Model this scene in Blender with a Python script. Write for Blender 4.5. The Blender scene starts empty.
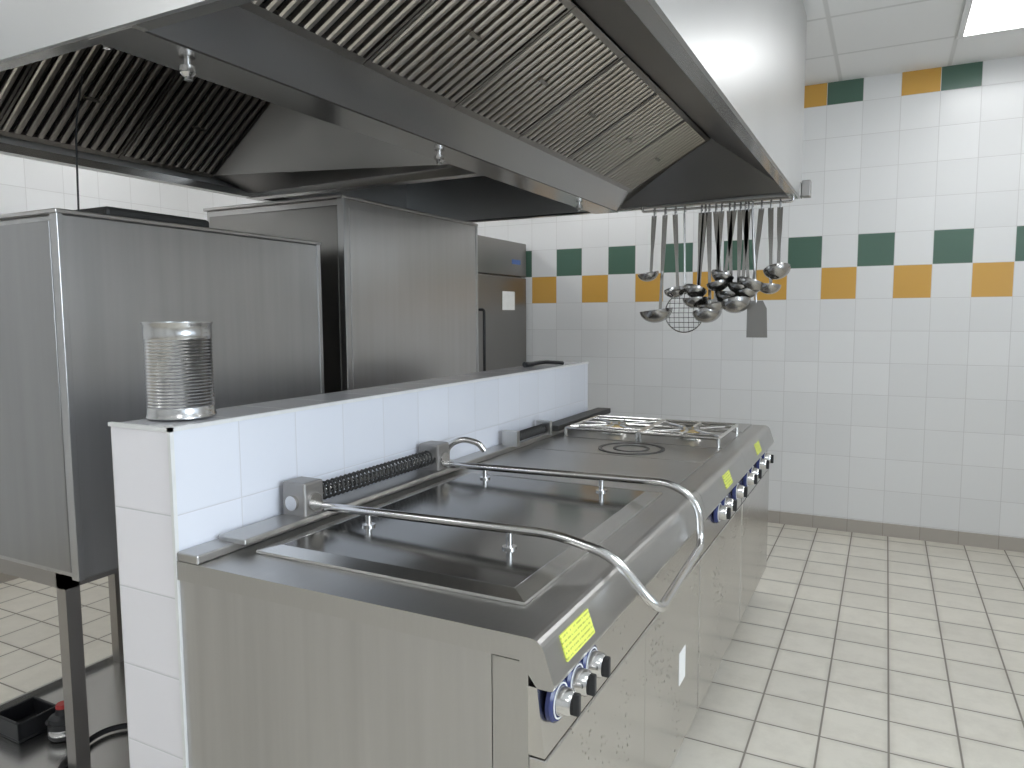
import bpy, bmesh, math, random
from mathutils import Vector, Matrix
random.seed(4)
S=bpy.context.scene
COL=S.collection
S.view_settings.view_transform='Standard'
S.view_settings.exposure=0.0

# ---------------- node helpers ----------------
class NT:
    def __init__(s,name):
        s.m=bpy.data.materials.new(name); s.m.use_nodes=True
        s.t=s.m.node_tree; s.n=s.t.nodes; s.l=s.t.links
        s.b=s.n['Principled BSDF']
        s.tc=s.n.new('ShaderNodeTexCoord')
        s.sep=s.n.new('ShaderNodeSeparateXYZ'); s.l.new(s.tc.outputs['Object'],s.sep.inputs[0])
    def put(s,sock,v):
        if isinstance(v,(int,float)): sock.default_value=v
        elif isinstance(v,(tuple,list)): sock.default_value=tuple(v)
        else: s.l.new(v,sock)
    def M(s,op,a,b=0.0,c=0.0):
        n=s.n.new('ShaderNodeMath'); n.operation=op
        s.put(n.inputs[0],a); s.put(n.inputs[1],b); s.put(n.inputs[2],c)
        return n.outputs[0]
    def mix(s,f,a,b):
        n=s.n.new('ShaderNodeMix'); n.data_type='RGBA'
        s.put(n.inputs[0],f); s.put(n.inputs[6],a); s.put(n.inputs[7],b)
        return n.outputs[2]
    def rng(s,v,a,b,c,d):
        n=s.n.new('ShaderNodeMapRange'); s.put(n.inputs[0],v)
        for i,x in enumerate((a,b,c,d)): n.inputs[i+1].default_value=x
        return n.outputs[0]
    def noise(s,scale=(1,1,1),sc=5,det=3,rough=.5):
        mp=s.n.new('ShaderNodeMapping'); mp.inputs['Scale'].default_value=scale
        s.l.new(s.tc.outputs['Object'],mp.inputs[0])
        n=s.n.new('ShaderNodeTexNoise'); n.inputs['Scale'].default_value=sc
        n.inputs['Detail'].default_value=det; n.inputs['Roughness'].default_value=rough
        s.l.new(mp.outputs[0],n.inputs['Vector']); return n.outputs[0]
    def bump(s,h,st=.2,dist=.01):
        n=s.n.new('ShaderNodeBump'); n.inputs['Strength'].default_value=st; n.inputs['Distance'].default_value=dist
        s.l.new(h,n.inputs['Height']); s.l.new(n.outputs[0],s.b.inputs['Normal'])
    def set(s,**k):
        for a,v in k.items(): s.put(s.b.inputs[a.replace('_',' ')],v)
        return s.m

def c4(c): return (c[0],c[1],c[2],1)
def plain(name,col,rough=.5,metal=0.0,var=.08,sc=20,coat=0.0):
    t=NT(name); n=t.noise(sc=sc)
    c=t.mix(n,c4([x*(1-var) for x in col]),c4([min(1,x*(1+var)) for x in col]))
    t.set(Base_Color=c,Roughness=rough,Metallic=metal)
    if coat: t.set(Coat_Weight=coat)
    return t.m
def steel(name,col=(.60,.59,.57),rough=.3,streak=None,var=.05,spots=0,warm=0,blot=1.0):
    t=NT(name)
    n2=t.noise(sc=1.3,det=2,rough=.45)
    f=n2
    if streak:
        n1=t.noise(scale=streak,sc=24,det=3)
        f=t.M('ADD',t.M('MULTIPLY',n1,1-blot),t.M('MULTIPLY',n2,blot))
    f=t.rng(f,.3,.7,0,1)
    a=[x*(1-var) for x in col]; b=[min(1,x*(1+var)) for x in col]
    if warm: a=[a[0]*1.01,a[1]*.985,a[2]*.96]
    c=t.mix(f,c4(a),c4(b)); r=rough
    if spots:
        v=t.n.new('ShaderNodeTexVoronoi'); v.inputs['Scale'].default_value=60
        t.l.new(t.tc.outputs['Object'],v.inputs['Vector'])
        th=t.M('MULTIPLY',t.rng(t.noise(sc=4,det=4),.38,.62,0,1),.27)
        m=t.M('LESS_THAN',v.outputs['Distance'],th)
        m=t.M('MULTIPLY',m,spots)
        c=t.mix(m,c,(.24,.20,.15,1)); r=t.M('ADD',rough,t.M('MULTIPLY',m,.2))
    t.set(Base_Color=c,Roughness=r,Metallic=1.0)
    return t.m
def tiles(name,ax,p,o,col,grout,gw=.003,rough=.2,var=.03,band=False,dirt=0.0,spec=.5):
    t=NT(name)
    def cell(k):
        v=t.M('DIVIDE',t.M('SUBTRACT',t.sep.outputs[ax[k]],o[k]),p[k])
        fl=t.M('FLOOR',v); fr=t.M('FRACT',v)
        e=t.M('MULTIPLY',t.M('MINIMUM',fr,t.M('SUBTRACT',1.0,fr)),p[k])
        return fl,e
    fu,eu=cell(0); fv,ev=cell(1)
    e=t.M('MINIMUM',eu,ev)
    g=t.rng(e,gw*.4,gw*.7,1,0)
    cb=t.n.new('ShaderNodeCombineXYZ'); t.l.new(fu,cb.inputs[0]); t.l.new(fv,cb.inputs[1])
    wn=t.n.new('ShaderNodeTexWhiteNoise'); t.l.new(cb.outputs[0],wn.inputs[0])
    c=t.mix(wn.outputs[0],c4([x*(1-var) for x in col]),c4([min(1,x*(1+var)) for x in col]))
    if dirt:
        n=t.rng(t.noise(sc=7,det=7,rough=.75),.42,.72,0,1)
        c=t.mix(t.M('MULTIPLY',n,dirt),c,c4([col[0]*.62,col[1]*.60,col[2]*.56]))
        ed=t.rng(e,gw*.5,gw*4,.30,0)
        c=t.mix(t.M('MULTIPLY',ed,t.rng(t.noise(sc=3,det=3),.35,.65,.2,1)),c,c4(grout))
    if band:
        def eq(a,b): return t.M('COMPARE',a,float(b),.1)
        ev2=t.M('COMPARE',t.M('ABSOLUTE',t.M('MODULO',fu,2.0)),0.0,.1)
        od2=t.M('SUBTRACT',1.0,ev2)
        G=(.080,.150,.112,1); O=(.64,.36,.075,1)
        c=t.mix(t.M('MULTIPLY',eq(fv,1),ev2),c,G)
        c=t.mix(t.M('MULTIPLY',eq(fv,0),od2),c,O)
        m3=t.M('MODULO',t.M('ADD',fu,300.0),3.0)
        c=t.mix(t.M('MULTIPLY',eq(fv,6),eq(m3,0)),c,G)
        c=t.mix(t.M('MULTIPLY',eq(fv,6),eq(m3,2)),c,O)
    c=t.mix(g,c,c4(grout))
    t.set(Base_Color=c,Roughness=t.mix(g,(rough,)*3+(1,),(.8,.8,.8,1)))
    h=t.M('ADD',t.rng(e,0,gw*1.6,0,1),t.M('MULTIPLY',t.noise(sc=3.5,det=1),.35))
    t.bump(h,.3,.002)
    return t.m

# ---------------- materials ----------------
P=.2131; PV=.209
m_far=tiles('far_wall_tile',(0,2),(P,PV),(.241,1.553),(.78,.78,.775),(.60,.59,.58),band=True,rough=.25)
m_side=tiles('side_wall_tile',(1,2),(P,PV),(.1,1.553),(.78,.78,.775),(.60,.59,.58),rough=.25)
m_back=tiles('back_wall_tile',(0,2),(P,PV),(.245,1.553),(.78,.78,.775),(.60,.59,.58),rough=.25)
m_floor=tiles('floor_tile',(0,1),(P,P),(.06,.05),(.70,.66,.575),(.24,.215,.18),gw=.0062,rough=.28,var=.05,dirt=.34)
m_hwx=tiles('low_wall_tile_side',(1,2),(.2,.2),(1.115,-.01),(.76,.78,.84),(.62,.62,.65),gw=.0025,rough=.13)  # bluish window daylight is put into the side tile colour
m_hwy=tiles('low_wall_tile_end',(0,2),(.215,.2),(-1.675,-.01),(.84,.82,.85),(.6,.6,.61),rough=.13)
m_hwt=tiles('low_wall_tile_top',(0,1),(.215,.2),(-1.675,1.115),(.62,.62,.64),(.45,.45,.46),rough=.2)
m_base=tiles('baseboard_tile',(0,1),(P,9),(.241,-5),(.42,.385,.34),(.3,.27,.24),rough=.4)
m_ceil=tiles('ceiling_panel',(0,1),(.6,.6),(.28,-.05),(.83,.83,.825),(.66,.66,.65),gw=.02,rough=.8,var=.01)
m_st=steel('brushed_steel')
m_st_top=steel('worktop_steel',(.50,.49,.475),.34,(6,.6,1),var=.05,blot=.7)
m_st_end=steel('end_panel_steel',(.52,.51,.50),.37,(1,1,.05),.08,blot=.3)
m_st_front=steel('front_panel_steel',(.60,.585,.565),.22,spots=.7)
m_st_oven=steel('oven_steel',(.46,.455,.45),.33,(1,1,.05),.09,blot=.45)
m_st_oven_n=steel('oven_steel_end',(.34,.335,.33),.32,(1,1,.05),.07,blot=.45)  # darker copy of the oven steel, near-face shade put into its colour
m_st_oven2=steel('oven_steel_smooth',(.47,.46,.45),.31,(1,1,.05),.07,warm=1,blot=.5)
m_st_dark=steel('recess_shade_fridge_steel',(.28,.27,.26),.35,warm=1)  # darkened for the shade between the ovens; also the fridge's dark steel
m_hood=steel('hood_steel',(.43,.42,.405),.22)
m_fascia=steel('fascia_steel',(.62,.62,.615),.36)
m_hood_in=steel('hood_inner_steel',(.28,.27,.26),.30)  # underside shade put into a darker hood steel; spatula reuses it
m_filter=steel('filter_steel',(.52,.495,.46),.30,warm=1)
m_filter_f=steel('filter_frame_steel',(.30,.285,.265),.32,warm=1)
m_filter_d=plain('hood_shade_dark',(.02,.019,.018),.6)  # near-black colour standing for deep shade inside the hood
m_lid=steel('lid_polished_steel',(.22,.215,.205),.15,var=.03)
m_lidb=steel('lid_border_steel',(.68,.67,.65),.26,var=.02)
m_chr=steel('chrome',(.66,.65,.64),.18,var=.02)
m_lad=steel('ladle_steel',(.42,.41,.395),.22)
m_hot=steel('hotplate_steel',(.43,.42,.405),.30)
m_ring=plain('plate_ring_grey',(.10,.095,.09),.5,.5)
m_blk=plain('black_plastic',(.015,.015,.017),.4)
m_iron=plain('cast_iron',(.05,.048,.045),.55,.3)
m_red=plain('red_plastic',(.45,.03,.03),.4)
m_blue=plain('knob_blue_black',(.03,.04,.13),.25)
m_brass=plain('brass_burner',(.68,.50,.18),.35,.8)
m_tin=steel('tin_steel',(.56,.555,.55),.22,var=.03)
m_galv=steel('stand_steel',(.36,.34,.32),.4)
m_paper=plain('white_paper',(.8,.8,.78),.7)
m_wht=plain('white_frame',(.75,.75,.74),.5)
m_grey=plain('hinge_grey',(.34,.325,.31),.4,.8)
t=NT('yellow_sticker'); 
w=t.M('GREATER_THAN',t.M('FRACT',t.M('MULTIPLY',t.sep.outputs[2],110.0)),.62)
nn=t.M('GREATER_THAN',t.noise(scale=(1,1,.2),sc=200,det=0),.45)
m_stk=t.set(Base_Color=t.mix(t.M('MULTIPLY',w,nn),(.70,.76,.13,1),(.40,.43,.08,1)),Roughness=.5)
t=NT('led_panel'); m_led=t.set(Base_Color=(1,1,1,1),Emission_Color=(.965,.985,1,1),Emission_Strength=11)
t=NT('display_blue'); m_scr=t.set(Base_Color=(.05,.12,.35,1),Roughness=.3)  # plain blue of the fridge display, no emission

# ---------------- geometry helpers ----------------
def mk(name,verts,faces,mat,smooth=False,mi=None,bevel=0,bseg=2):
    me=bpy.data.meshes.new(name); me.from_pydata([tuple(v) for v in verts],[],faces)
    mats=mat if isinstance(mat,(list,tuple)) else [mat]
    for m in mats: me.materials.append(m)
    if mi: 
        for p,i in zip(me.polygons,mi): p.material_index=i
    bm=bmesh.new(); bm.from_mesh(me); bmesh.ops.recalc_face_normals(bm,faces=bm.faces)
    if bevel: bmesh.ops.bevel(bm,geom=list(bm.edges),offset=bevel,segments=bseg,affect='EDGES',profile=.5)
    bm.to_mesh(me); bm.free()
    if smooth:
        for p in me.polygons: p.use_smooth=True
    o=bpy.data.objects.new(name,me); COL.objects.link(o)
    if smooth:
        md=o.modifiers.new('es','EDGE_SPLIT'); md.split_angle=math.radians(40)
    return o
BF=[(0,1,3,2),(4,6,7,5),(0,4,5,1),(2,3,7,6),(0,2,6,4),(1,5,7,3)]
def bv(lo,hi): return [Vector((x,y,z)) for x in (lo[0],hi[0]) for y in (lo[1],hi[1]) for z in (lo[2],hi[2])]
def box(name,lo,hi,mat,bevel=0,mi=None):
    return mk(name,bv(lo,hi),BF,mat,mi=mi,bevel=bevel)
def boxes(name,L,mat,bevel=0):
    V=[];F=[]
    for lo,hi in L:
        k=len(V); V+=bv(lo,hi); F+=[tuple(i+k for i in f) for f in BF]
    return mk(name,V,F,mat,bevel=bevel)
def frame(d):
    d=d.normalized(); a=Vector((0,0,1)) if abs(d.z)<.9 else Vector((1,0,0))
    u=d.cross(a).normalized(); return u,d.cross(u).normalized()
def cyl_g(p0,p1,r0,r1=None,n=20):
    p0=Vector(p0);p1=Vector(p1); r1=r0 if r1 is None else r1
    u,v=frame(p1-p0); V=[];
    for p,r in ((p0,r0),(p1,r1)):
        V+=[p+u*math.cos(2*math.pi*i/n)*r+v*math.sin(2*math.pi*i/n)*r for i in range(n)]
    F=[(i,(i+1)%n,n+(i+1)%n,n+i) for i in range(n)]+[tuple(range(n)),tuple(range(n,2*n))]
    return V,F
def join_g(gs):
    V=[];F=[]
    for v,f in gs:
        k=len(V); V+=v; F+=[tuple(i+k for i in q) for q in f]
    return V,F
def cyl(name,p0,p1,r,mat,r1=None,n=20):
    V,F=cyl_g(p0,p1,r,r1,n); return mk(name,V,F,mat,smooth=True)
def cyls(name,L,mat,n=12):
    V,F=join_g([cyl_g(a,b,r,None,n) for a,b,r in L]); return mk(name,V,F,mat,smooth=True)
def lathe_g(prof,c,axis=(0,0,1),n=32):
    c=Vector(c); ax=Vector(axis).normalized(); u,v=frame(ax); V=[]
    for r,h in prof:
        V+=[c+ax*h+(u*math.cos(2*math.pi*i/n)+v*math.sin(2*math.pi*i/n))*r for i in range(n)]
    F=[]
    for k in range(len(prof)-1):
        F+=[(k*n+i,k*n+(i+1)%n,(k+1)*n+(i+1)%n,(k+1)*n+i) for i in range(n)]
    return V,F
def lathe(name,prof,c,mat,axis=(0,0,1),n=32):
    V,F=lathe_g([(max(a,1e-4),b) for a,b in prof],c,axis,n); return mk(name,V,F,mat,smooth=True)
def fillet(pts,d,seg=6):
    pts=[Vector(p) for p in pts]; out=[pts[0]]
    for i in range(1,len(pts)-1):
        a,b,c=pts[i-1],pts[i],pts[i+1]
        l=min(d,(a-b).length*.48,(c-b).length*.48)
        p=b+(a-b).normalized()*l; q=b+(c-b).normalized()*l
        for k in range(seg+1):
            s=k/seg; out.append(p*(1-s)**2+b*2*s*(1-s)+q*s*s)
    out.append(pts[-1]); return out
def tube_g(pts,r,n=10,closed=False):
    pts=[Vector(p) for p in pts]; N=len(pts); V=[];F=[]
    T=[]
    for i in range(N):
        a=pts[i-1] if (i>0 or closed) else pts[i]; b=pts[(i+1)%N] if (i<N-1 or closed) else pts[i]
        T.append((b-a).normalized())
    u,_=frame(T[0])
    for i in range(N):
        u=(u-T[i]*u.dot(T[i])).normalized(); w=T[i].cross(u)
        rr=r[i] if isinstance(r,list) else r
        V+=[pts[i]+(u*math.cos(2*math.pi*k/n)+w*math.sin(2*math.pi*k/n))*rr for k in range(n)]
    for i in range(N-1 if not closed else N):
        j=(i+1)%N
        F+=[(i*n+k,i*n+(k+1)%n,j*n+(k+1)%n,j*n+k) for k in range(n)]
    if not closed: F+=[tuple(range(n)),tuple(range((N-1)*n,N*n))]
    return V,F
def tube(name,pts,r,mat,n=10,closed=False,fil=0):
    if fil: pts=fillet(pts,fil)
    V,F=tube_g(pts,r,n,closed); return mk(name,V,F,mat,smooth=True)
def prof_y(name,prof,y0,y1,mat):
    n=len(prof); V=[(x,y0,z) for x,z in prof]+[(x,y1,z) for x,z in prof]
    F=[(i,(i+1)%n,n+(i+1)%n,n+i) for i in range(n)]+[tuple(range(n)),tuple(range(n,2*n))]
    return mk(name,V,F,mat)
def group(name,loc,kids):
    e=bpy.data.objects.new(name,None); e.empty_display_size=.1; e.location=loc; COL.objects.link(e)
    for k in kids:
        k.parent=e; k.location=-Vector(loc)
    return e

# ---------------- room ----------------
XL,XR,YB,YF,ZC=-4.3,1.9,-2.6,5.28,2.95
box('floor',(XL-.1,YB-.1,-.1),(XR+.1,YF+.1,0),m_floor)
box('ceiling',(XL-.1,YB-.1,ZC),(XR+.1,YF+.1,ZC+.1),m_ceil)
box('wall_far',(XL,YF,0),(XR,YF+.1,ZC),m_far)
box('wall_left',(XL-.1,YB,0),(XL,YF,ZC),m_side)
box('wall_back',(XL,YB-.1,0),(XR,YB,ZC),m_back)
wy0,wy1,wz0,wz1=-1.6,2.6,1.0,2.5
boxes('wall_right',[((XR,YB,0),(XR+.1,YF,wz0)),((XR,YB,wz1),(XR+.1,YF,ZC)),((XR,YB,wz0),(XR+.1,wy0,wz1)),((XR,wy1,wz0),(XR+.1,YF,wz1))],m_side)
fr=[]
for y in [wy0+(wy1-wy0)*i/3 for i in range(4)]:
    fr.append(((XR+.02,y-.03,wz0),(XR+.07,y+.03,wz1)))
fr+=[((XR+.02,wy0,wz0),(XR+.07,wy1,wz0+.05)),((XR+.02,wy0,wz1-.05),(XR+.07,wy1,wz1))]
boxes('window_1',fr,m_wht)
box('baseboard_far',(-2.6,YF-.012,0),(XR,YF,.085),m_base)
box('baseboard_left',(XL,YB,0),(XL+.012,YF,.085),m_base)
box('baseboard_right',(XR-.012,YB,0),(XR,YF,.085),m_base)

# ceiling LED panels
for (x,y) in [(.58,4.45),(1.18,2.65),(.58,.85),(.58,-.95),(-1.22,-.95),(-3.62,.85),(-3.62,2.65),(-3.62,4.45),(-3.02,-.95),(-1.82,4.75)]:
    k=box('led_light_panel',(x-.27,y-.27,ZC-.012),(x+.27,y+.27,ZC-.003),m_led)
    f=boxes('frame',[((x-.3,y-.3,ZC-.016),(x+.3,y-.27,ZC-.001)),((x-.3,y+.27,ZC-.016),(x+.3,y+.3,ZC-.001)),((x-.3,y-.27,ZC-.016),(x-.27,y+.27,ZC-.001)),((x+.27,y-.27,ZC-.016),(x+.3,y+.27,ZC-.001))],m_wht)
    k.name='diffuser'; group('ceiling_light_panel',(x,y,ZC),[k,f])

# ---------------- low tiled wall ----------------
WX0,WX1,WY0,WY1,WZ=-1.675,-1.46,1.115,3.76,1.195
o=box('low_partition',(WX0,WY0,0),(WX1,WY1,WZ),[m_hwx,m_hwy,m_hwt],mi=[0,0,1,1,2,2])
o.name='wall_low_partition'
boxes('trim_1',[((WX1-.006,WY0-.004,0),(WX1+.004,WY0+.006,WZ+.003)),((WX1-.006,WY0-.004,WZ-.006),(WX1+.004,WY1,WZ+.004)),((WX0-.004,WY0-.004,WZ-.006),(WX1+.004,WY0+.006,WZ+.004))],m_wht)

# ---------------- cooking line ----------------
ZT=.885; XB=-1.455
def unit_body(y0,y1,ztop=0):
    K=[]
    prof=[(XB,ZT-.045),(XB,ZT)]
    for i in range(6):
        a=math.radians(90-i*72/5); prof.append((-.540+.030*math.cos(a),ZT-.030+.030*math.sin(a)))
    prof+=[(-.492,ZT-.080),(-.494,ZT-.088),(-.500,ZT-.090),(-.525,ZT-.090),(-.56,ZT-.045)]
    K.append(prof_y('worktop',prof,y0,y1,m_st_top))
    K.append(box('cabinet',(XB,y0+.006,.13),(-.62,y1-.002,ZT-.045),m_st_end))
    K.append(box('front_frame',(-.618,y0+.006,.13),(-.545,y1-.002,ZT-.05),m_st_top))
    K.append(prof_y('control_panel',[(-.545,ZT-.091),(-.527,ZT-.091),(-.512,.665),(-.545,.665)],y0+.004,y1-.004,m_st_front))
    nd=max(1,round((y1-y0)/.6)); w=(y1-y0-.008)/nd
    for i in range(nd):
        K.append(box('front_panel_%d'%(i+1),(-.545,y0+.004+i*w+.002,.14),(-.510,y0+.004+(i+1)*w-.002,.66),m_st_front,bevel=.003))
    K.append(cyls('feet',[((x,y,0),(x,y,.135),.022) for x in (-1.38,-.6) for y in (y0+.07,y1-.07)],m_chr,16))
    K.append(box('plinth',(XB+.05,y0+.03,.05),(-.66,y1-.03,.131),m_galv))
    K.append(box('rear_upstand',(XB,y0,ZT),(XB+.07,y1,ZT+.022),m_st_top,bevel=.004))
    return K
def knob(y,z=.750,s=1.12):
    x=-.518
    b=lathe('knob_bezel',[(0,0),(.036*s,0),(.036*s,.008),(.032*s,.013),(0,.013)],(x,y,z),m_blue,(1,0,0),28)
    c=lathe('knob_ring',[(.029*s,.0125),(.029*s,.0145),(.0265*s,.0145),(.0265*s,.0125)],(x,y,z),m_wht,(1,0,0),28)
    k=lathe('knob',[(0,.010),(.024*s,.010),(.022*s,.034),(.019*s,.040),(0,.040)],(x,y,z),m_chr,(1,0,0),28)
    g=box('knob_grip',(x+.036,y-.006,z-.021),(x+.052,y+.006,z+.021),m_blk,bevel=.003)
    return [b,c,k,g]
def sticker(y0,y1):
    zt,xt=ZT-.018,-.5127; zb,xb=ZT-.064,-.4969
    V=[(xt+.0025,y0,zt),(xt+.0025,y1,zt),(xb+.0025,y1,zb),(xb+.0025,y0,zb)]
    V+=[(a-.004,b,c) for a,b,c in V]
    return mk('sticker',V,[(0,1,2,3),(4,5,6,7),(0,1,5,4),(1,2,6,5),(2,3,7,6),(3,0,4,7)],m_stk)

# --- braising pan with counterbalanced lid
Y0=1.112; Y1=2.33
K=unit_body(Y0,Y1)
for y in (1.170,1.25,1.33): K+=knob(y)
K.append(sticker(1.18,1.32))
K.append(box('rating_label',(-.5105,2.07,.35),(-.5085,2.14,.45),m_paper))
lx0,lx1,ly0,ly1=-1.33,-.61,1.235,2.23
def lid(lx0,lx1,ly0,ly1):
    b=.042; h0=ZT+.001; h1=ZT+.016
    o=[(lx0,ly0),(lx1,ly0),(lx1,ly1),(lx0,ly1)]
    i=[(lx0+b,ly0+b),(lx1-b,ly0+b),(lx1-b,ly1-b),(lx0+b,ly1-b)]
    i2=[(lx0+b+.003,ly0+b+.003),(lx1-b-.003,ly0+b+.003),(lx1-b-.003,ly1-b-.003),(lx0+b+.003,ly1-b-.003)]
    V=[(x,y,h0) for x,y in o]+[(x,y,h1-.008) for x,y in o]+[(x,y,h1) for x,y in i]+[(x,y,h1-.0008) for x,y in i2]
    F=[(0,1,2,3)]
    for k in range(4):
        j=(k+1)%4; F+=[(k,j,4+j,4+k),(4+k,4+j,8+j,8+k),(8+k,8+j,12+j,12+k)]
    F.append((12,13,14,15))
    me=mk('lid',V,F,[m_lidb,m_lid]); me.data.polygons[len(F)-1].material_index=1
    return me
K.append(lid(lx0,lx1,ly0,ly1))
ax1,ax2=1.50,2.13
K.append(tube('lid_handle',[(-1.37,ax1,.935),(-.66,ax1,.95),(-.52,ax1,.92),(-.415,ax1,.81),(-.465,ax2,.77),(-.475,ax2,.90),(-.56,ax2,.95),(-1.37,ax2,.935)],.0115,m_chr,12,fil=.05))
K.append(cyls('handle_studs',[((x,y,ZT+.012),(x,y,.94),.008) for y in (ax1,ax2) for x in (-1.2,-.78)]+[((x,y,ZT+.012),(x,y,ZT+.020),.018) for y in (ax1,ax2) for x in (-1.2,-.78)],m_chr))
for i,y in enumerate((1.47,2.12)):
    K.append(box('hinge_block_%d'%(i+1),(-1.44,y-.035,ZT+.02),(-1.36,y+.04,ZT+.125),m_grey,bevel=.006))
    K.append(cyl('hinge_cap_%d'%(i+1),(-1.36,y,ZT+.07),(-1.352,y,ZT+.07),.024,m_chr))
    K.append(cyl('hinge_bolt_%d'%(i+1),(-1.40,y-.045,ZT+.07),(-1.40,y-.034,ZT+.07),.02,m_chr))
ys,ye,turns=1.51,2.085,30
hp=[(-1.395+.023*math.cos(2*math.pi*k/10),ys+(ye-ys)*k/(turns*10),.965+.023*math.sin(2*math.pi*k/10)) for k in range(turns*10+1)]
K.append(tube('counterbalance_spring',hp,.0038,m_iron,6))
K.append(cyl('spring_rod',(-1.395,ys,.965),(-1.395,ye,.965),.010,m_chr))
K.append(box('hinge_rail',(-1.44,1.22,ZT+.02),(-1.35,2.28,ZT+.035),m_st_top,bevel=.003))
K.append(tube('water_spout',[(-1.41,2.22,ZT+.02),(-1.41,2.22,.98),(-1.36,2.24,1.01),(-1.30,2.26,.995),(-1.28,2.27,.965)],.011,m_chr,fil=.03))
group('braising_pan',(-.95,1.7,0),K)

# --- solid top stove
Y0=2.332; Y1=3.10
K=unit_body(Y0,Y1)
for y in (2.60,2.72,2.95): K+=knob(y)
K.append(sticker(2.67,2.79))
K.append(box('griddle_plate',(-1.33,Y0+.03,ZT),(-.60,2.76,ZT+.006),m_hot,bevel=.002))
K.append(box('hot_plate',(-1.33,2.77,ZT),(-.60,Y1-.01,ZT+.006),m_hot,bevel=.002))
def ring(y,x=-.94,r=.14):
    return [lathe('plate_ring',[(r,0),(r,.003),(r-.016,.003),(r-.016,0)],(x,y,ZT+.006),m_ring,n=40),
            lathe('plate_ring_inner',[(r*.55,0),(r*.55,.003),(r*.55-.012,.003),(r*.55-.012,0)],(x,y,ZT+.006),m_ring,n=32)]
K+=ring(2.93)
hp=[(-1.395+.018*math.cos(2*math.pi*k/8),2.72+.3*k/(20*8),.935+.018*math.sin(2*math.pi*k/8)) for k in range(20*8+1)]
K.append(tube('flue_spring',hp,.005,m_iron,6))
K.append(boxes('spring_brackets',[((-1.43,2.69,ZT+.02),(-1.36,2.715,.97)),((-1.43,3.025,ZT+.02),(-1.36,3.05,.97))],m_st))
group('solid_top_stove',(-.95,2.7,0),K)

# --- gas range
Y0=3.102; Y1=3.90
K=unit_body(Y0,Y1)
for y in (3.20,3.32,3.55,3.70): K+=knob(y)
K.append(sticker(3.39,3.51))
K.append(box('burner_tray',(-1.33,Y0+.02,ZT),(-.60,3.57,ZT+.004),m_hot))
K.append(box('hot_plate',(-1.33,3.59,ZT),(-.60,Y1-.03,ZT+.006),m_hot,bevel=.002))
K+=ring(3.73,r=.115)
GX=(-1.15,-.79); GY=3.335
K.append(mk('burner_bases',*join_g([cyl_g((cx,GY,ZT+.004),(cx,GY,ZT+.022),.07,.06,24) for cx in GX]),m_lidb,smooth=True))
K.append(cyls('burner_caps',[((x,GY,ZT+.022),(x,GY,ZT+.034),.042) for x in GX],m_brass,24))
L=[]
zg=ZT+.042
for cx in GX:
    x0,x1,y0,y1=cx-.172,cx+.172,3.125,3.555
    ring4=[(x0,y0),(x1,y0),(x1,y1),(x0,y1)]
    for k in range(4):
        a=ring4[k]; b=ring4[(k+1)%4]; L.append(((a[0],a[1],zg),(b[0],b[1],zg),.008))
        L.append(((a[0],a[1],ZT+.003),(a[0],a[1],zg),.008))
    for k in range(8):
        an=k*math.pi/4; dx,dy=math.cos(an),math.sin(an)
        tt=min(.172/abs(dx) if abs(dx)>1e-3 else 9,.215/abs(dy) if abs(dy)>1e-3 else 9)
        L.append(((cx+dx*.05,GY+.005+dy*.05,zg),(cx+dx*tt,GY+.005+dy*tt,zg),.007))
    for yy in (3.20,3.47): L.append(((x0,yy,zg),(x1,yy,zg),.006))
K.append(cyls('pan_support',L,m_lidb,8))
K.append(box('flue_vent',(-1.44,3.12,ZT+.022),(-1.36,3.86,ZT+.05),m_iron,bevel=.004))
group('gas_range',(-.95,3.5,0),K)

# ---------------- extractor hood ----------------
hx0,hx1,hy0,hy1,hz=-2.85,-.41,1.0,4.03,2.04
K=[]
T=.012
K.append(box('fascia_right',(hx1-T,hy0,hz),(hx1,hy1,ZC-.02),m_fascia))
K.append(box('fascia_left',(hx0,hy0,hz),(hx0+T,hy1,ZC-.02),m_fascia))
K.append(box('fascia_near',(hx0+T,hy0,hz),(hx1-T,hy0+T,ZC-.02),m_fascia))
K.append(box('fascia_far',(hx0+T,hy1-T,hz),(hx1-T,hy1,ZC-.02),m_fascia))
gw=.045
K.append(boxes('rim_gutter',[((hx1-gw,hy0+T,hz),(hx1-T,hy1-T,hz+.01)),((hx0+T,hy0+T,hz),(hx0+gw,hy1-T,hz+.01)),
   ((hx0+gw,hy0+T,hz),(hx1-gw,hy0+gw,hz+.01)),((hx0+gw,hy1-gw,hz),(hx1-gw,hy1-T,hz+.01)),
   ((hx1-gw-.006,hy0+gw,hz),(hx1-gw,hy1-gw,hz+.03)),((hx0+gw,hy0+gw,hz),(hx0+gw+.006,hy1-gw,hz+.03))],m_hood))
sxl,sxr=-1.52,-1.38
def quad(name,ps,mat):
    return mk(name,ps,[tuple(range(len(ps)))],mat)
K.append(box('spine_beam',(sxl,hy0+T,hz-.004),(sxr,hy1-T,hz+.05),m_hood))
fA=(-1.245,2.115); fB=(-.83,2.345)
fy0,fy1=1.12,3.80
K.append(quad('spine_slope',[(sxr,hy0+T,hz),(sxr,hy1-T,hz),(fA[0],fy1,fA[1]),(fA[0],hy0+T,fA[1])],m_hood))
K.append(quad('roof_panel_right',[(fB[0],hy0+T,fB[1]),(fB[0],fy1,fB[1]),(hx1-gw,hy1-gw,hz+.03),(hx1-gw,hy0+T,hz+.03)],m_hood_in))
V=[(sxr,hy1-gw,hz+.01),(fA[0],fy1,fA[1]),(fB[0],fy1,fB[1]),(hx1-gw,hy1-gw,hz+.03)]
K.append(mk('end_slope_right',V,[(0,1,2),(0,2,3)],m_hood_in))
gA=(-2.78,2.10); gB=(-2.38,2.40); gy=2.40; gp=2.66
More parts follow.
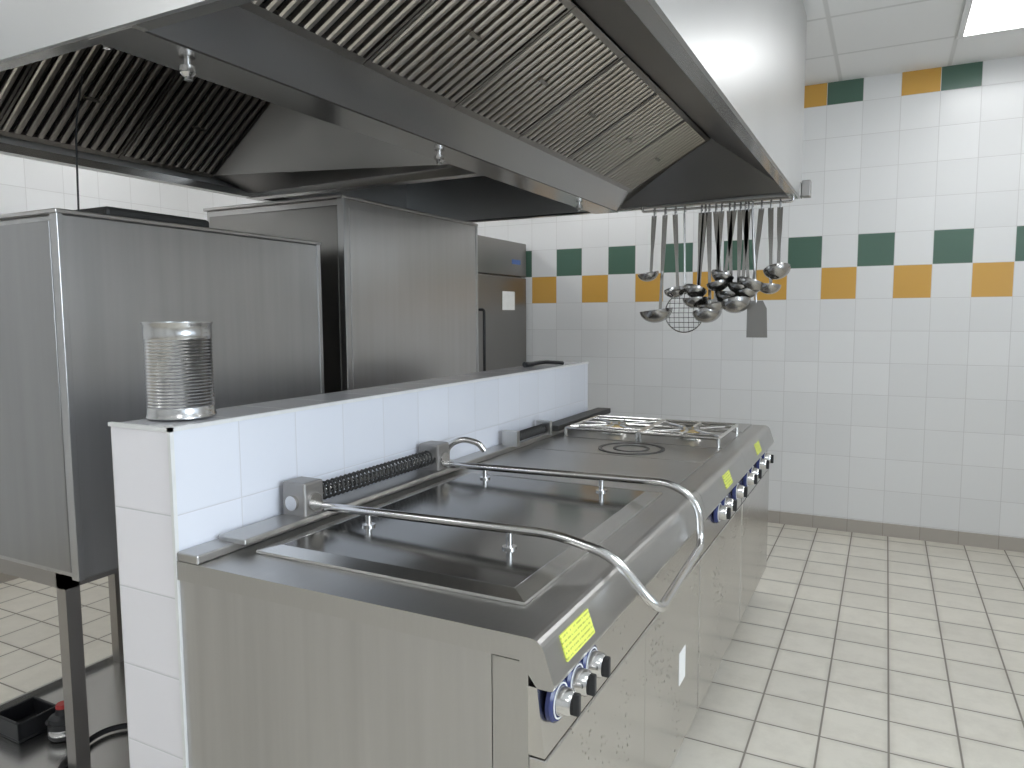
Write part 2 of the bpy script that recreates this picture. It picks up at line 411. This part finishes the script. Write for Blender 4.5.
K.append(quad('roof_panel_left',[(gB[0],hy0+T,gB[1]),(gB[0],gy,gB[1]),(sxl,gp,hz+.05),(sxl,hy0+T,hz+.05)],m_hood_in))
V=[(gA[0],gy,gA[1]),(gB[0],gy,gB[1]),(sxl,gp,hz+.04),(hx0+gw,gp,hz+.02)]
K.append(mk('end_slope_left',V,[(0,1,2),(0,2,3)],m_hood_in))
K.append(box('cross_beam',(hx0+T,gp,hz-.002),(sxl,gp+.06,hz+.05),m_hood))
K.append(quad('roof_panel_rear_left',[(hx0+T,gp+.06,hz+.30),(hx0+T,hy1-T,hz+.30),(sxl,hy1-T,hz+.30),(sxl,gp+.06,hz+.30)],m_filter_d))  # painted near black for the deep shade in this section
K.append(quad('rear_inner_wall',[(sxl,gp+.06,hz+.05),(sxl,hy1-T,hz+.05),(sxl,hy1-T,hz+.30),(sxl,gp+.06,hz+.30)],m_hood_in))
def filters(A,B,y0,y1,nf,tag):
    A=Vector((A[0],0,A[1]));B=Vector((B[0],0,B[1])); d=(B-A); Ln=d.length; d.normalize()
    nrm=Vector((d.z,0,-d.x))
    out=[]; w=(y1-y0)/nf
    GS=[];GF=[];GB=[];GH=[]
    def slab(a0,a1,yy0,yy1,n0,n1):
        V=[]
        for a in (a0,a1):
            for y in (yy0,yy1):
                for q in (n0,n1):
                    p=A+d*a+nrm*q; V.append(Vector((p.x,y,p.z)))
        return V,[tuple(f) for f in BF]
    for i in range(nf):
        a=y0+i*w
        GF.append(slab(0,.022,a+.002,a+w-.002,-.004,.014)); GF.append(slab(Ln-.022,Ln,a+.002,a+w-.002,-.004,.014))
        GF.append(slab(.022,Ln-.022,a+.002,a+.012,-.004,.014)); GF.append(slab(.022,Ln-.022,a+w-.012,a+w-.002,-.004,.014))
        ns=11; sw=(w-.024)/ns
        for k in range(ns):
            yy=a+.012+k*sw
            V=[]
            pr=[(yy+sw*.22,.0),(yy+sw*.26,.010),(yy+sw*.40,.014),(yy+sw*.68,.014),(yy+sw*.80,.010),(yy+sw*.82,.0)]
            for aa in (.022,Ln-.022):
                for (y,q) in pr:
                    p=A+d*aa+nrm*q; V.append(Vector((p.x,y,p.z)))
            m=len(pr); F=[(j,j+1,m+j+1,m+j) for j in range(m-1)]+[(0,m-1,2*m-1,m)]+[tuple(range(m)),tuple(range(m,2*m))]
            GS.append((V,F))
        for yy in (a+w*.5,):
            GH.append(slab(Ln*.5-.006,Ln*.5+.006,yy-.03,yy+.03,.016,.022))
    GB.append(slab(0,Ln,y0,y1,-.04,-.02))  # black sheet added to paint the shade between the baffles
    out.append(mk('filter_frames_'+tag,*join_g(GF),m_filter_f))
    out.append(mk('filter_handles_'+tag,*join_g(GH),m_filter_f))
    out.append(mk('filter_baffles_'+tag,*join_g(GS),m_filter))
    out.append(mk('filter_gap_shade_'+tag,*join_g(GB),m_filter_d))
    return out
K+=filters(fA,fB,fy0,fy1,6,'right')
K+=filters(gA,gB,1.02,gy,3,'left')
def nozzle(x,y,z):
    return lathe('nozzle',[(0,0),(.008,0),(.008,-.015),(.018,-.015),(.018,-.03),(.010,-.038),(.010,-.045),(0,-.045)],(x,y,z),m_chr,n=16)
for (x,y,z) in ((-1.45,1.20,hz),(-1.45,2.26,hz),(-1.45,3.60,hz),(-1.95,1.35,hz+.20)):
    K.append(nozzle(x,y,z))
K.append(boxes('corner_plates',[((hx1-.10,hy1,hz-.0),(hx1+.004,hy1+.004,hz+.07)),((hx1,hy1-.08,hz),(hx1+.004,hy1,hz+.07))],m_hood))
K.append(box('switch_box',(hx1+.004,hy1-.04,hz+.005),(hx1+.045,hy1+.03,hz+.085),m_grey,bevel=.004))
group('extractor_hood',(-1.63,2.5,2.05),K)

# ---------------- utensil rack with ladles ----------------
ry,rz=3.96,2.025
K=[tube('rail',[(-1.22,ry,2.05),(-1.22,ry,rz-.005),(-.44,ry,rz-.005),(-.44,ry,2.05)],.007,m_chr,fil=.02)]
group('utensil_rail',(-.85,ry,rz),K)
def hook(x,y,z):
    return tube_g(fillet([(x,y+.012,z-.02),(x,y+.012,z+.012),(x,y-.012,z+.012),(x,y-.012,z-.04)],.01,4),.004,6)
def ladle(x,L,r,dx=0,tilt=.25,y=ry,dy=0.0):
    z=rz-.002
    top=Vector((x,y-.012,z-.03)); bot=Vector((x+dx,y-.012+dy,z-L))
    g=[hook(x,y,z)]
    s=(bot-top); V=[]
    for p,w in ((top,.014),(top+s*.35,.012),(top+s*.6,.008),(bot,.008)):
        for a,b in ((-1,-1),(1,-1),(1,1),(-1,1)): V.append(p+Vector((a*w,b*.0025,0)))
    F=[(0,1,2,3),(12,13,14,15)]
    for q in range(3):
        for e in range(4): F.append((q*4+e,q*4+(e+1)%4,q*4+4+(e+1)%4,q*4+4+e))
    g.append((V,F))
    prof=[]
    for k in range(9):
        a=math.pi/2*k/8; prof.append((r*math.cos(a),-r*.8*math.sin(a)))
    prof=prof[::-1]+[(r*.96*math.cos(math.pi/2*k/8),-r*.75*math.sin(math.pi/2*k/8)) for k in range(9)]
    ax=Vector((-s.x/s.length*1.2+random.uniform(-.25,.25),-.15+math.sin(tilt)*.9,math.cos(tilt)))
    c=bot+Vector((0,-r*.95,0))
    g.append(lathe_g([(q if q>0 else 1e-4,h) for q,h in prof],c,ax,24))
    o=mk('ladle',*join_g(g),m_lad,smooth=True); return o
spec=[(-1.16,.34,.058,-.015),(-1.10,.54,.088,-.02),(-1.045,.43,.060,.02),(-.905,.43,.062,-.01),(-.865,.55,.076,.015),(-.83,.40,.060,.03),(-.80,.50,.080,-.025),(-.76,.46,.072,.02),(-.735,.36,.060,-.04),(-.705,.50,.076,.0),(-.665,.41,.066,-.02),(-.60,.40,.072,-.03),(-.51,.34,.066,.0),(-.555,.42,.058,.01),(-.885,.48,.066,-.03),(-.68,.44,.062,.025)]
for i,(x,L,r,dx) in enumerate(spec):
    ladle(x+.01,L,r,dx,random.uniform(-.2,.6))
kx=-.985
g=[hook(kx,ry,rz),tube_g([(kx,ry-.012,rz-.03),(kx+.01,ry-.012,rz-.46)],.006,8)]
cz=rz-.560; R_=.105; kx+=.01
g.append(tube_g([(kx+R_*math.cos(2*math.pi*k/28),ry-.02,cz+R_*math.sin(2*math.pi*k/28)) for k in range(28)],.0035,6,closed=True))
for k in range(-3,4):
    h=math.sqrt(R_**2-(k*.026)**2)
    g.append(tube_g([(kx+k*.026,ry-.02,cz-h),(kx+k*.026,ry-.035,cz),(kx+k*.026,ry-.02,cz+h)],.0018,5))
    g.append(tube_g([(kx-h,ry-.02,cz+k*.026),(kx,ry-.035,cz+k*.026),(kx+h,ry-.02,cz+k*.026)],.0018,5))
mk('wire_skimmer',*join_g(g),m_lad,smooth=True)
g=[hook(-.635,ry,rz),tube_g([(-.635,ry-.012,rz-.03),(-.605,ry-.012,rz-.51)],.007,8)]
V=[];x0=-.601;z1=rz-.50
for y in (ry-.016,ry-.013):
    V+=[Vector((x0-.03,y,z1)),Vector((x0+.03,y,z1)),Vector((x0+.050,y,z1-.04)),Vector((x0+.056,y,z1-.19)),Vector((x0-.048,y,z1-.19)),Vector((x0-.048,y,z1-.04))]
F=[tuple(range(6)),tuple(range(6,12))]+[(i,(i+1)%6,6+(i+1)%6,6+i) for i in range(6)]
g.append((V,F))
mk('kitchen_spatula',*join_g(g),m_hood_in)

# ---------------- ovens on the left ----------------
def leg_stand(x0,x1,y0,y1,z):
    s=.045
    L=[]
    for x in (x0,x1-s):
        for y in (y0,y1-s): L.append(((x,y,0),(x+s,y+s,z)))
    L+=[((x0,y0,z-.05),(x1,y0+s,z-.001)),((x0,y1-s,z-.05),(x1,y1,z-.001)),((x0,y0,z-.05),(x0+s,y1,z-.001)),((x1-s,y0,z-.05),(x1,y1,z-.001))]
    return boxes('stand_frame',L,m_galv)
ox0,ox1,oy0,oy1,oz0,oz1=-3.0,-2.1,1.27,2.35,.675,1.75
K=[box('housing',(ox0,oy0+.012,oz0),(ox1,oy1-.012,oz1),m_st_oven,bevel=.006)]
K.append(boxes('side_trim',[((ox1-.03,oy0,oz0),(ox1+.004,oy0+.02,oz1)),((ox1-.03,oy1-.02,oz0),(ox1+.004,oy1,oz1)),((ox0,oy0,oz0),(ox0+.03,oy0+.02,oz1))],m_st_oven,bevel=.002))
K.append(box('top_cap',(ox0-.004,oy0-.004,oz1-.001),(ox1+.006,oy1+.004,oz1+.012),m_st_oven2,bevel=.003))
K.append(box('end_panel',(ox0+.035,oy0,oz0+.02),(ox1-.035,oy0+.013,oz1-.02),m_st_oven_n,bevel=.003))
K.append(box('oven_door',(ox0-.03,oy0+.06,oz0+.06),(ox0-.001,oy1-.3,oz1-.05),m_st_oven2,bevel=.005))
K.append(box('door_window',(ox0-.034,oy0+.18,oz0+.2),(ox0-.029,oy1-.42,oz1-.2),m_blk))
K.append(box('control_strip',(ox0-.02,oy1-.27,oz0+.06),(ox0-.001,oy1-.04,oz1-.05),m_blk,bevel=.003))
K.append(tube('door_handle',[(ox0-.03,oy0+.1,oz0+.3),(ox0-.08,oy0+.1,oz0+.3),(ox0-.08,oy0+.1,oz1-.35),(ox0-.03,oy0+.1,oz1-.35)],.012,m_chr,fil=.02))
K.append(leg_stand(-2.86,ox1-.10,oy0+.02,1.90,oz0))
K.append(tube('power_cable',[(ox1-.13,oy0+.15,oz1+.01),(ox1-.15,oy0+.17,oz1+.3),(ox1-.15,oy0+.2,2.2)],.003,m_blk,8,fil=.1))
K.append(box('flue_outlet',(ox1-.32,oy0+.22,oz1+.012),(ox1-.10,oy0+.62,oz1+.055),m_iron,bevel=.012))
group('convection_oven',(-2.55,1.8,0),K)
px0,px1,py0,py1,pz0,pz1=-2.95,-2.1,2.50,3.66,.45,1.965
K=[box('housing',(px0,py0+.012,pz0),(px1,py1-.012,pz1),m_st_oven2,bevel=.006)]
K.append(boxes('side_trim',[((px1-.03,py0,pz0),(px1+.004,py0+.02,pz1)),((px1-.03,py1-.02,pz0),(px1+.004,py1,pz1))],m_st_oven,bevel=.002))
K.append(box('top_cap',(px0-.004,py0-.004,pz1-.001),(px1+.006,py1+.004,pz1+.012),m_st_oven2,bevel=.003))
K.append(box('service_panel',(px0+.03,py0,pz0+.05),(px1-.03,py0+.011,pz1-.03),m_st_dark,bevel=.004))  # dark steel paints in the shade of the gap between ovens
K.append(box('side_panel',(px1,py0+.04,pz0+.04),(px1+.004,py1-.04,pz1-.04),m_st_oven2,bevel=.001))
K.append(leg_stand(px0+.02,px1-.01,py0+.02,py1-.02,pz0))
group('combi_oven',(-2.52,3.1,0),K)

# fridge against the far wall
qx0,qx1,qy0,qy1,qz=-3.25,-2.56,4.40,5.25,2.02
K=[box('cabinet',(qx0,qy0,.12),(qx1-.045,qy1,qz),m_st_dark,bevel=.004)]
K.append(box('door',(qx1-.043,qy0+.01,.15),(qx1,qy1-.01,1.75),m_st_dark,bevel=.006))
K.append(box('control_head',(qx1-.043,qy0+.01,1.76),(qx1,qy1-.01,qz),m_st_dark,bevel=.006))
K.append(box('display',(qx1,qy1-.26,1.85),(qx1+.004,qy1-.12,1.885),m_scr))
K.append(tube('handle',[(qx1,qy0+.08,.95),(qx1+.04,qy0+.08,.95),(qx1+.04,qy0+.08,1.5),(qx1,qy0+.08,1.5)],.01,m_blk,fil=.02))
K.append(box('notice',(qx1,qy1-.42,1.50),(qx1+.002,qy1-.22,1.64),m_paper))
K.append(cyls('feet',[((x,y,0),(x,y,.12),.02) for x in (qx0+.06,qx1-.1) for y in (qy0+.06,qy1-.06)],m_chr))
group('refrigerator',(-2.95,4.9,0),K)

# ---------------- small things ----------------
r=.081;h=.242;prof=[(0,0),(r,0),(r+.003,.002),(r+.003,.006),(r,.010),(r,.022)]
for k in range(22):
    z=.028+k*.0081; prof+= [(r-.0018,z),(r+.0006,z+.0040)]
prof+=[(r,h-.028),(r,h-.008),(r+.003,h-.004),(r+.003,h),(r-.002,h),(r-.003,h-.01),(r-.004,.01),(0,.008)]
lathe('tin_can',prof,(-1.605,1.262,WZ+.004),m_tin,n=56)
mk('black_tongs',*join_g([tube_g(fillet([(-1.62,3.30,WZ+.012),(-1.58,3.42,WZ+.02),(-1.53,3.50,WZ+.012)],.03),.010,8),
   tube_g(fillet([(-1.60,3.28,WZ+.012),(-1.54,3.36,WZ+.025),(-1.50,3.50,WZ+.012)],.03),.010,8),
   cyl_g((-1.61,3.27,WZ+.014),(-1.59,3.33,WZ+.014),.014,.012)]),m_blk,smooth=True)
fx0,fx1,fy0_,fy1_=-2.87,-1.74,.95,1.90
boxes('floor_drain_tray',[((fx0,fy0_,0),(fx1,fy1_,.010)),((fx0,fy0_,.010),(fx1,fy0_+.012,.03)),((fx0,fy1_-.012,.010),(fx1,fy1_,.03)),((fx0,fy0_,.010),(fx0+.012,fy1_,.03)),((fx1-.012,fy0_,.010),(fx1,fy1_,.03))],m_lidb)
def pot(name,x,y,r,h,z=.012):
    return lathe(name,[(0,0),(r*.85,0),(r,.01),(r,h),(r+.006,h+.003),(r-.004,h),(r-.006,.012),(0,.01)],(x,y,z),m_blk)
cx_,cy_=-2.48,1.42
K=[pot('cup',cx_,cy_,.048,.06)]
K.append(lathe('lid_knob',[(0,.105),(.02,.105),(.025,.085),(.043,.075),(.048,.055),(0,.055)],(cx_,cy_,.012),m_blk))
K.append(lathe('band',[(.0485,.02),(.052,.03),(.0485,.04)],(cx_,cy_,.012),m_chr))
K.append(lathe('red_cap',[(0,.118),(.019,.118),(.022,.105),(0,.104)],(cx_,cy_,.012),m_red))
group('descaler_canister',(cx_,cy_,.012),K)
V,F=join_g([([Vector(v) for v in bv((-2.72,1.32,.011),(-2.57,1.46,.02))],BF),([Vector(v) for v in bv((-2.72,1.32,.02),(-2.71,1.46,.08))],BF),([Vector(v) for v in bv((-2.58,1.32,.02),(-2.57,1.46,.08))],BF),([Vector(v) for v in bv((-2.72,1.32,.02),(-2.57,1.33,.08))],BF),([Vector(v) for v in bv((-2.72,1.45,.02),(-2.57,1.46,.08))],BF)])
mk('black_plastic_tub',V,F,m_blk,bevel=.003)
mk('drain_hose',*tube_g(fillet([(-2.30,1.85,.03),(-2.25,1.60,.025),(-2.38,1.50,.025),(-2.30,1.28,.025),(-2.12,1.20,.025)],.12,8),.010,8),m_blk,smooth=True)
mk('cable_clip',*join_g([tube_g(fillet([(.30,2.55,.006),(.34,2.60,.008),(.36,2.58,.006),(.33,2.54,.006)],.02),.005,6)]),m_grey,smooth=True)

# ---------------- lights ----------------
W=bpy.data.worlds.new('World'); S.world=W; W.use_nodes=True
bg=W.node_tree.nodes['Background']; bg.inputs[0].default_value=(.75,.87,1,1); bg.inputs[1].default_value=1.6
la=bpy.data.lights.new('window_daylight','AREA'); la.shape='RECTANGLE'; la.size=4.2; la.size_y=1.5; la.energy=185; la.color=(.80,.90,1)
lo=bpy.data.objects.new('window_daylight',la); COL.objects.link(lo); lo.location=(XR+.15,.5,1.75)
lo.rotation_euler=Vector((-1,0,0)).to_track_quat('-Z','Z').to_euler()

# ---------------- camera ----------------
th,p,rr=math.radians(27.2),math.radians(5.3),math.radians(.3); CH=1.45
fh=Vector((-math.sin(th),math.cos(th),0)); R=Vector((math.cos(th),math.sin(th),0)); Z=Vector((0,0,1))
F=fh*math.cos(p)-Z*math.sin(p); U=fh*math.sin(p)+Z*math.cos(p)
R2=R*math.cos(rr)-U*math.sin(rr); U2=U*math.cos(rr)+R*math.sin(rr)
cd=bpy.data.cameras.new('camera'); cam=bpy.data.objects.new('camera',cd); COL.objects.link(cam)
cd.sensor_width=36; cd.lens=727/1024*36; cd.clip_start=.05
cam.matrix_world=Matrix(((R2.x,U2.x,-F.x,0),(R2.y,U2.y,-F.y,0),(R2.z,U2.z,-F.z,CH),(0,0,0,1)))
S.camera=cam
